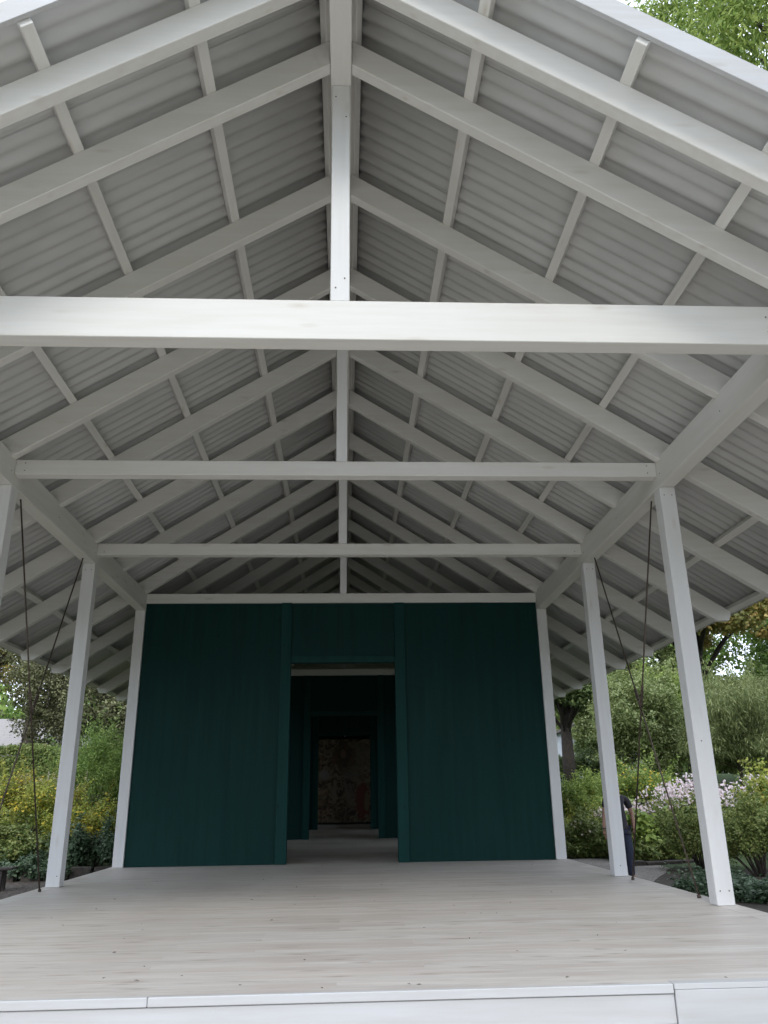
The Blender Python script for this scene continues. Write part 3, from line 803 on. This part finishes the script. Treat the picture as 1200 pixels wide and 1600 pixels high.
# stone edging on the left
edge_t = empty('stone_edging', G(-7.0, 17.9), 'low dark stone edging along the gravel on the left', 'stone edging')
for i in range(9):
    ln = random.uniform(0.36, 0.52)
    bm = bmesh.new(); bm_box(bm, 0, ln-0.02, -0.11, 0.11, -0.05, random.uniform(0.2, 0.26))
    bmesh.ops.bevel(bm, geom=bm.edges[:], offset=0.02, segments=1, affect='EDGES')
    for vv in bm.verts: vv.co += Vector((random.uniform(-0.008, 0.008), random.uniform(-0.012, 0.012), random.uniform(-0.008, 0.008)))
    link('stone', mesh_from_bm('stone', bm, M['stone']), edge_t, (-1.9+i*0.47, 0.06*i, 0), (0, 0, random.uniform(-0.04, 0.04)+0.13))
edge2 = empty('stone_edging', G(7.0, 19.3), 'dark stone edging of the flower bed behind the gravel path on the right', 'stone edging')
for i in range(5):
    bm = bmesh.new(); bm_box(bm, 0, 0.44, -0.1, 0.1, -0.05, random.uniform(0.07, 0.11))
    bmesh.ops.bevel(bm, geom=bm.edges[:], offset=0.02, segments=1, affect='EDGES')
    link('stone', mesh_from_bm('stone', bm, M['stone']), edge2, (-0.75+i*0.46, 0.10*i-0.3, 0), (0, 0, 0.2))

# bench on the left
def bench():
    x, y = -6.78, 16.3; t = empty('garden_bench', (x, y, GZ), 'dark wooden garden bench at the left edge beside the gravel', 'bench')
    t.rotation_euler.z = R(6)
    for k in range(4): box('seat_slat', -0.75, 0.75, -0.2+k*0.105, -0.2+k*0.105+0.092, 0.36, 0.395, M['benchwood'], t, 0.004)
    for s in (-0.55, 0.55):
        box('leg', s-0.035, s+0.035, -0.17, -0.10, 0, 0.355, M['benchwood'], t, 0.004)
        box('leg', s-0.035, s+0.035, 0.10, 0.17, 0, 0.355, M['benchwood'], t, 0.004)
        box('rail', s-0.03, s+0.03, -0.098, 0.098, 0.27, 0.34, M['benchwood'], t, 0.003)
bench()

# ---- right of the pavilion
plant('ball_shrub', 'rounded bright green clipped shrub just right of the green wall', 'shrub', G(7.2, 25.2), (0.95, 0.9, 0.9), 22000, 0.11, 0.22, M['lf_lime'], 60, 0.26, droop=0.5, upb=0.4, low=-0.6, crown_z=1.0)
plant('ground_ivy', 'low green ground cover along the bed edge behind the gravel path on the right', 'shrub', G(7.9, 20.2), (1.3, 0.5, 0.22), 9000, 0.07, 0.8, M['lf_hedge'], 40, 0.16, upb=1.0, low=-0.1, crown_z=0.1, flat=0.7)
plant('ground_ivy', 'creeping green ground cover behind the person at the path edge', 'shrub', G(6.7, 21.7), (1.2, 0.5, 0.25), 9000, 0.07, 0.8, M['lf_hedge'], 40, 0.16, upb=1.0, low=-0.1, crown_z=0.1, flat=0.7)
plant('ground_ivy', 'low dark ground cover spilling over the stone edging on the left', 'shrub', G(-6.9, 18.5), (1.9, 0.45, 0.25), 12000, 0.06, 0.8, M['lf_ivy'], 50, 0.15, upb=1.0, low=-0.1, crown_z=0.12, flat=0.7)
plant('low_shrub', 'low brownish green shrub at the foot of the corner post on the right', 'shrub', G(6.35, 22.2), (0.75, 0.7, 0.55), 9000, 0.06, 0.6, M['lf_hedge'], 34, 0.2, low=-0.2, flowers=('fl_cream', 40, 0.04, 'blossom'))
plant('low_shrub', 'yellowish low shrub with pale blossoms left of the person', 'shrub', G(6.5, 23.2), (0.8, 0.7, 0.5), 10000, 0.06, 0.6, M['lf_yellow'], 44, 0.24, low=-0.2)
def anemones(loc, w, d_, h, cnt, label):
    t = empty('anemone_clump', loc, label, 'flowers', None)
    bm = bmesh.new(); P = []; LP = []
    for i in range(cnt):
        x, y = rng.uniform(-w, w), rng.uniform(-d_, d_); hh = h*rng.uniform(0.62, 1.08)*(1-0.25*abs(x)/w)
        lx, ly = rng.uniform(-0.12, 0.12, 2)
        tube_bm(bm, [(x, y, 0), (x+lx*0.4, y+ly*0.4, hh*0.55), (x+lx, y+ly, hh)], [0.006, 0.005, 0.003], 4)
        for q in range(rng.integers(2, 5)):
            P.append((x+lx+rng.normal(0, 0.06), y+ly+rng.normal(0, 0.06), hh+rng.normal(0, 0.05)))
        k2 = 22; f2 = rng.random(k2)**0.8*0.8
        LP.append(np.stack([x+rng.normal(0, 0.12, k2), y+rng.normal(0, 0.12, k2), hh*f2], 1))
    link('stems', mesh_from_bm('stems', bm, M['stem'], True), t)
    P = np.array(P); rosette('blossom', P, rdir(len(P))*0.5+np.array([0, -0.6, 0.5]), 0.042, M['fl_pink'], t)
    LP = np.vstack(LP); link('foliage', leaf_mesh('foliage', LP, rdir(len(LP))+np.array([0, 0, 0.8]), rdir(len(LP)), 0.12, 0.7, M['lf_hedge']), t)
anemones(G(8.05, 24.0), 1.0, 0.8, 1.1, 220, 'pale pink anemones behind the person, right of the rounded shrub')
anemones(G(9.75, 23.2), 1.2, 0.8, 1.45, 330, 'tall clump of pink-white anemones seen between the rods and the near right post')
anemones(G(10.9, 21.4), 0.95, 0.8, 1.55, 260, 'white-pink anemones just right of the near right post')
plant('yellow_shrub', 'yellow-leaved shrub at the right edge among the anemones', 'shrub', G(9.95, 19.2), (0.85, 0.8, 0.7), 13000, 0.08, 0.7, M['lf_yellow'], 46, 0.26, low=-0.2, crown_z=0.9)
plant('flowering_shrub', 'yellow-green shrub behind the second right post, above the pink flowers', 'shrub', G(9.2, 25.4), (1.6, 0.9, 1.0), 17000, 0.07, 0.6, M['lf_lime'], 50, 0.28, low=-0.2, flowers=('fl_yellow', 260, 0.035, 'blossom'))
plant('broadleaf_plant', 'bright broad-leaved green plant beside the gravel path, right of the person', 'shrub', G(7.3, 20.8), (0.65, 0.5, 0.5), 1700, 0.17, 0.6, M['lf_lime'], 24, 0.18, upb=0.8, low=-0.2, crown_z=0.45)
plant('green_shrub', 'spreading green shrub left of the near right post, above the path edge', 'shrub', G(7.55, 18.0), (0.75, 0.7, 0.65), 15000, 0.06, 0.5, M['lf_hedge'], 44, 0.2, low=-0.3, crown_z=0.55)
plant('green_shrub', 'green shrub right of the near right post, in front of the yellow leaves', 'shrub', G(7.95, 16.2), (0.85, 0.7, 0.75), 17000, 0.06, 0.5, M['lf_hedge'], 48, 0.2, low=-0.3, crown_z=0.6)
plant('green_shrub', 'green shrub at the far right edge behind the near post', 'shrub', G(9.1, 17.2), (0.8, 0.7, 0.8), 12000, 0.06, 0.5, M['lf_green'], 44, 0.22, low=-0.3, crown_z=0.6)
plant('ground_ivy', 'dark small-leaved ivy carpet beside the deck at the lower right', 'shrub', G(6.4, 13.4), (1.1, 1.6, 0.18), 12000, 0.06, 0.85, M['lf_ivy'], 60, 0.16, upb=1.2, low=-0.1, crown_z=0.06, flat=0.5)
plant('variegated_shrub', 'tall pale variegated shrub filling the gap between the two right posts', 'shrub', G(10.9, 30.0), (1.75, 1.5, 2.2), 42000, 0.11, 0.5, M['lf_varieg'], 110, 0.42, droop=0.4, low=-0.85, crown_z=2.3, trunk=(0.07, (0, 0)))
plant('variegated_shrub', 'creamy green layered shrub in front of the dark trunk on the right', 'shrub', G(12.7, 31.5), (1.6, 1.5, 2.1), 32000, 0.11, 0.5, M['lf_lime'], 90, 0.42, droop=0.2, low=-0.85, crown_z=2.2, trunk=(0.07, (0, 0)))
plant('dogwood_tree', 'pale layered tree with cream-edged leaves under the right eave', 'tree', G(13.4, 36.5), (2.6, 2.0, 2.3), 42000, 0.13, 0.6, M['lf_varieg'], 70, 0.5, trunk=(0.13, (0.3, 0)), flat=0.4, low=-0.7, crown_z=4.6)
plant('willow_shrub', 'dark drooping narrow-leaved shrub right of the near right post', 'shrub', G(13.1, 27.2), (1.7, 1.5, 1.7), 36000, 0.19, 0.14, M['lf_willow'], 80, 0.45, droop=1.3, upb=0.1, low=-0.7, crown_z=2.0, trunk=(0.06, (0, 0)))
plant('willow_shrub', 'taller grey-green drooping shrub behind the dark willow shrub at the right edge', 'shrub', G(15.2, 30.0), (2.2, 1.6, 1.9), 34000, 0.19, 0.16, M['lf_willow'], 80, 0.5, droop=1.3, upb=0.1, low=-0.6, crown_z=2.3, trunk=(0.08, (0, 0)))
plant('maple_tree', 'broad maple with browning leaves above the near right post and a dark trunk', 'tree', G(15.8, 37.0), (4.9, 3.4, 3.6), 56000, 0.19, 0.8, M['lf_autumn'], 90, 0.72, trunk=(0.34, (1.2, 0)), flat=0.5, low=-0.55, crown_z=7.6, bark='bark_dark')
plant('dark_tree', 'dark green tree with a thick trunk just right of the green wall', 'tree', G(9.75, 36.0), (2.3, 2.0, 2.2), 34000, 0.15, 0.6, M['lf_dark'], 60, 0.55, trunk=(0.27, (0, 0)), low=-0.4, crown_z=4.6, bark='bark_dark')
plant('background_tree', 'green tree far behind the right-hand garden under the eave', 'tree', G(19.0, 52), (6.5, 4.0, 6.0), 34000, 0.27, 0.6, M['lf_green'], 70, 1.2, trunk=(0.35, (0, 0)), crown_z=7.5, low=-0.8)
plant('background_tree', 'pale green tree far behind the white cabin on the right', 'tree', G(12.5, 58), (5.5, 4.0, 5.5), 28000, 0.27, 0.6, M['lf_varieg'], 60, 1.1, trunk=(0.35, (0, 0)), crown_z=6.0, low=-0.8)
plant('background_tree', 'large green tree at the far right beyond the maple', 'tree', G(28, 46), (6.0, 5.0, 7.0), 34000, 0.27, 0.6, M['lf_green'], 70, 1.2, trunk=(0.35, (0, 0)), crown_z=9, low=-0.8)
plant('overhanging_tree', 'feathery green tree reaching over the roof edge at the top right', 'tree', G(11.3, 12.5), (6.4, 4.6, 6.0), 110000, 0.17, 0.25, M['lf_lime'], 150, 0.8, droop=0.9, upb=0.2, trunk=(0.35, (-1.0, -0.5)), crown_z=16.5, low=-0.8, bark='bark_dark')
plant('shade_blocker_tree', 'unseen tree added behind the camera to shade the right of the pavilion', 'tree', G(7.4, -9.0), (5.6, 4.8, 5.0), 60000, 0.28, 0.6, M['lf_green'], 90, 1.0, trunk=(0.3, (0, 0)), crown_z=15.5, low=-0.8)  # added out of view to shade the right of tie beam and deck
park = [((-20, 24), 'park tree on the lawn beyond the left side of the pavilion'), ((-24, 10), 'park tree standing far left of the forecourt'),
        ((30, 22), 'park tree on the lawn far to the right of the pavilion'), ((-30, 36), 'park tree at the back left corner of the garden'),
        ((3, -24), 'added sky-blocking tree straight in front of the pavilion across the forecourt'), ((11, -22), 'first added sky-blocking tree right of the forecourt axis'),  # from here on, trees added behind the camera to block frontal sky light
        ((19, -18), 'second added sky-blocking tree right of the forecourt axis'), ((25, -9), 'added sky-blocking tree at the right edge of the forecourt'),
        ((-17, -24), 'added sky-blocking tree across the forecourt on the left')]
for (x, y), lab in park:
    plant('park_and_blocker_tree', lab, 'tree', G(x, y), (5.4, 5.2, 5.6), 17000, 0.36, 0.6, M['lf_green'], 60, 1.2, trunk=(0.3, (0, 0)), crown_z=8.0, low=-0.8, group='park trees around the lawn')


plant('garden_tree', 'slender leafy green tree in front of the white cabin on the right', 'tree', G(12.9, 42.5), (1.0, 1.0, 2.0), 12000, 0.15, 0.6, M['lf_varieg'], 34, 0.4, trunk=(0.06, (0, 0)), low=-0.8, crown_z=2.6)
plant('green_shrub', 'dark green shrub at the foot of the white cabin behind the rounded shrub', 'shrub', G(10.9, 40.0), (2.4, 1.0, 0.8), 16000, 0.12, 0.6, M['lf_dark'], 40, 0.4, low=-0.3)
def far_wood():
    P = []
    for i in range(150):
        a = rng.uniform(-1, 1); x = a*95; y = 95 - abs(a)*12 + rng.uniform(-6, 10)
        if abs(x) < 12: continue
        h = rng.uniform(7, 12.5); k = 900
        d = rdir(k); P.append(np.array([x, y, ground_z(x, y)+h*0.5]) + d*np.array([4.5, 4.0, h*0.52])*rng.uniform(0.75, 1.05, k)[:, None])
    P = np.vstack(P); o = link('far_wood', leaf_mesh('far_wood', P, rdir(len(P))+np.array([0, -0.3, 0.5]), rdir(len(P)), 0.75, 0.7, M['lf_green']))
    setp(o, 'far-off belt of green trees closing the view behind the garden', 'woodland', kind='stuff')
far_wood()
# white weatherboarded cabin glimpsed behind the dark tree
def cabin():
    x, y = 14.2, 45.0; z = ground_z(x, y)
    t = empty('garden_cabin', (x, y, z), 'white weatherboarded cabin glimpsed behind the dark trunk on the right', 'cabin')
    bm = bmesh.new(); bm_box(bm, -2.2, 2.2, 0.03, 2.5, 0, 2.5)
    link('wall', mesh_from_bm('wall', bm, M['weatherboard']), t)
    for k in range(14):
        for xa, xb in ((-2.2, -0.72), (-0.68, 0.70), (0.74, 2.2)):
            box('weatherboard', xa, xb, -0.02, 0.028, 0.02+k*0.177, 0.02+k*0.177+0.168, M['weatherboard'], t, 0.004)
    w = box('door', -0.715, -0.685, -0.03, 0.0, 0, 2.4, M['benchwood'], t, 0)
    prism = [(-2.5, 2.45), (2.5, 2.45), (0, 3.6)]
    o = prism_y('roof', prism, -0.25, 2.7, M['bark_dark'], t, 0)
cabin()

# ================================================================== PERSON
def person():
    t = empty('person', (5.225, 15.95, GZ), 'person in a black t-shirt and dark blue jeans walking behind the second right post', 'person')
    t.rotation_euler.z = R(0)
    # joints: x to the camera's right, y away from the camera; the figure walks to the right and away
    J = {
        'pelvis': ((0.0, 0, 0.95), 0.150, 0.115), 'waist': ((-0.005, 0, 1.10), 0.150, 0.11), 'chest': ((-0.02, 0.0, 1.30), 0.175, 0.12),
        'upper': ((-0.035, 0.02, 1.44), 0.13, 0.09), 'neck': ((-0.06, 0.035, 1.53), 0.056, 0.056), 'headb': ((-0.075, 0.05, 1.585), 0.065, 0.07),
    }
    def skin(name, verts, edges, rads, mt, root=0, sub=2, par=t):
        me = bpy.data.meshes.new(name); me.from_pydata(verts, edges, [])
        o = link(name, me, par); me.materials.append(mt)
        md = o.modifiers.new('skin', 'SKIN'); md.use_smooth_shade = True
        for i, r in enumerate(rads): me.skin_vertices[0].data[i].radius = r if isinstance(r, tuple) else (r, r)
        for i in range(len(verts)): me.skin_vertices[0].data[i].use_root = (i == root)
        sb = o.modifiers.new('sub', 'SUBSURF'); sb.levels = sub; sb.render_levels = sub
        return o
    V = [(0, 0, 0.96), (-0.005, 0, 1.12), (-0.02, 0.0, 1.30), (-0.035, 0.02, 1.43), (-0.055, 0.035, 1.52), (-0.07, 0.03, 1.60), (-0.075, 0.02, 1.69), (-0.078, 0.025, 1.76),
         # left arm (camera left)
         (-0.215, 0.0, 1.42), (-0.29, -0.01, 1.17), (-0.325, -0.05, 0.93), (-0.33, -0.06, 0.87),
         # right arm
         (0.17, 0.02, 1.41), (0.255, 0.02, 1.16), (0.245, -0.02, 0.93), (0.24, -0.03, 0.87),
         # left leg
         (-0.09, 0.0, 0.88), (-0.10, -0.02, 0.50), (-0.12, 0.10, 0.09), (-0.11, 0.0, 0.035),
         # right leg
         (0.09, 0.0, 0.88), (0.12, -0.03, 0.50), (0.125, 0.02, 0.09), (0.17, -0.09, 0.035)]
    Ed = [(0, 1), (1, 2), (2, 3), (3, 4), (4, 5), (5, 6), (6, 7), (3, 8), (8, 9), (9, 10), (10, 11), (3, 12), (12, 13), (13, 14), (14, 15),
          (0, 16), (16, 17), (17, 18), (18, 19), (0, 20), (20, 21), (21, 22), (22, 23)]
    Rd = [(0.15, 0.11), (0.145, 0.10), (0.165, 0.11), (0.10, 0.08), 0.05, (0.07, 0.085), (0.078, 0.095), (0.05, 0.065),
          0.058, 0.042, 0.03, 0.028, 0.058, 0.042, 0.03, 0.028, 0.088, 0.058, 0.042, 0.04, 0.088, 0.058, 0.042, 0.04]
    body = skin('body', V, Ed, Rd, M['skin'])
    # hands: palm plus four fingers and a thumb, relaxed
    for s, w in ((-1, (-0.33, -0.06, 0.87)), (1, (0.24, -0.03, 0.87))):
        hv, he, hr = [w, (w[0], w[1]-0.01, w[2]-0.07)], [(0, 1)], [(0.028, 0.02), (0.036, 0.016)]
        hand = skin('hand', hv, he, hr, M['skin'])
        for k, ln in enumerate((0.068, 0.078, 0.072, 0.056)):
            oy = (k-1.5)*0.019
            b0 = (w[0], w[1]-0.01+oy, w[2]-0.075)
            skin('finger', [b0, (b0[0]-s*0.006, b0[1], b0[2]-ln*0.5), (b0[0]-s*0.022, b0[1], b0[2]-ln)], [(0, 1), (1, 2)], [0.0092, 0.0085, 0.007], M['skin'], par=hand, sub=1)
        skin('finger', [(w[0], w[1]-0.035, w[2]-0.03), (w[0]-s*0.012, w[1]-0.058, w[2]-0.06), (w[0]-s*0.016, w[1]-0.062, w[2]-0.088)], [(0, 1), (1, 2)], [0.012, 0.010, 0.008], M['skin'], par=hand, sub=1)
    bm = bmesh.new(); tube_bm(bm, [(-0.326, -0.055, 0.915), (-0.327, -0.057, 0.895)], [0.037, 0.037], 14)
    link('wristwatch', mesh_from_bm('wristwatch', bm, M['shoe'], True), t)
    # clothes a little larger than the body
    tv = [V[0], V[1], V[2], V[3], V[8], (-0.27, -0.005, 1.25), V[12], (0.228, 0.02, 1.24), (0, 0, 0.90)]
    skin('t_shirt', tv, [(0, 1), (1, 2), (2, 3), (3, 4), (4, 5), (3, 6), (6, 7), (8, 0)],
         [(0.172, 0.13), (0.168, 0.125), (0.185, 0.13), (0.118, 0.095), 0.076, 0.07, 0.076, 0.07, (0.17, 0.128)], M['shirt'])
    skin('jeans', [(0, 0, 0.97), V[16], V[17], (-0.118, 0.095, 0.06), V[20], V[21], (0.125, 0.015, 0.06)], [(0, 1), (1, 2), (2, 3), (0, 4), (4, 5), (5, 6)],
         [(0.158, 0.12), 0.102, 0.076, 0.066, 0.102, 0.076, 0.066], M['jeans'])
    for p in ((V[18], V[19], -1), (V[22], V[23], 1)):
        a, b = p[0], p[1]; d = Vector((b[0]-a[0], b[1]-a[1]-0.02, 0)).normalized()
        c = Vector((a[0], a[1], 0.045))
        skin('shoe', [tuple(c-d*0.05), tuple(c+d*0.08+Vector((0, 0, -0.005))), tuple(c+d*0.17+Vector((0, 0, -0.012)))], [(0, 1), (1, 2)], [(0.045, 0.042), (0.047, 0.036), (0.036, 0.026)], M['shoe'])
    # head: nose, ears, hair
    skin('hair', [(-0.072, 0.05, 1.64), (-0.076, 0.045, 1.71), (-0.078, 0.035, 1.775)], [(0, 1), (1, 2)], [(0.07, 0.075), (0.084, 0.09), (0.058, 0.07)], M['hair'])
    skin('nose', [(-0.06, -0.07, 1.685), (-0.058, -0.088, 1.66)], [(0, 1)], [0.009, 0.013], M['skin'], sub=1)
    for sx in (-1, 1):
        skin('ear', [(-0.075+sx*0.082, 0.03, 1.695), (-0.075+sx*0.086, 0.032, 1.66)], [(0, 1)], [(0.008, 0.016), (0.008, 0.012)], M['skin'], sub=1)
        skin('eye', [(-0.067+sx*0.03, -0.066, 1.70), (-0.064+sx*0.03, -0.066, 1.70)], [(0, 1)], [0.009, 0.009], M['hair'], sub=1)
    skin('mouth', [(-0.083, -0.068, 1.625), (-0.043, -0.068, 1.625)], [(0, 1)], [0.006, 0.006], M['benchwood'], sub=1)
person()

# small dry leaf bits blown onto the deck
k = 70
P = np.stack([rng.uniform(-4.0, 4.0, k), 5.9+10*rng.random(k)**1.6, np.full(k, 0.006)], 1)
lit = link('leaf_litter', leaf_mesh('leaf_litter', P, rdir(k)*0.35+np.array([0, 0, 1.0]), rdir(k)*np.array([1, 1, 0.1]), 0.035, 0.45, M['bark']))
setp(lit, 'scattered small dry leaf bits lying on the pale deck', 'leaf litter', kind='stuff')
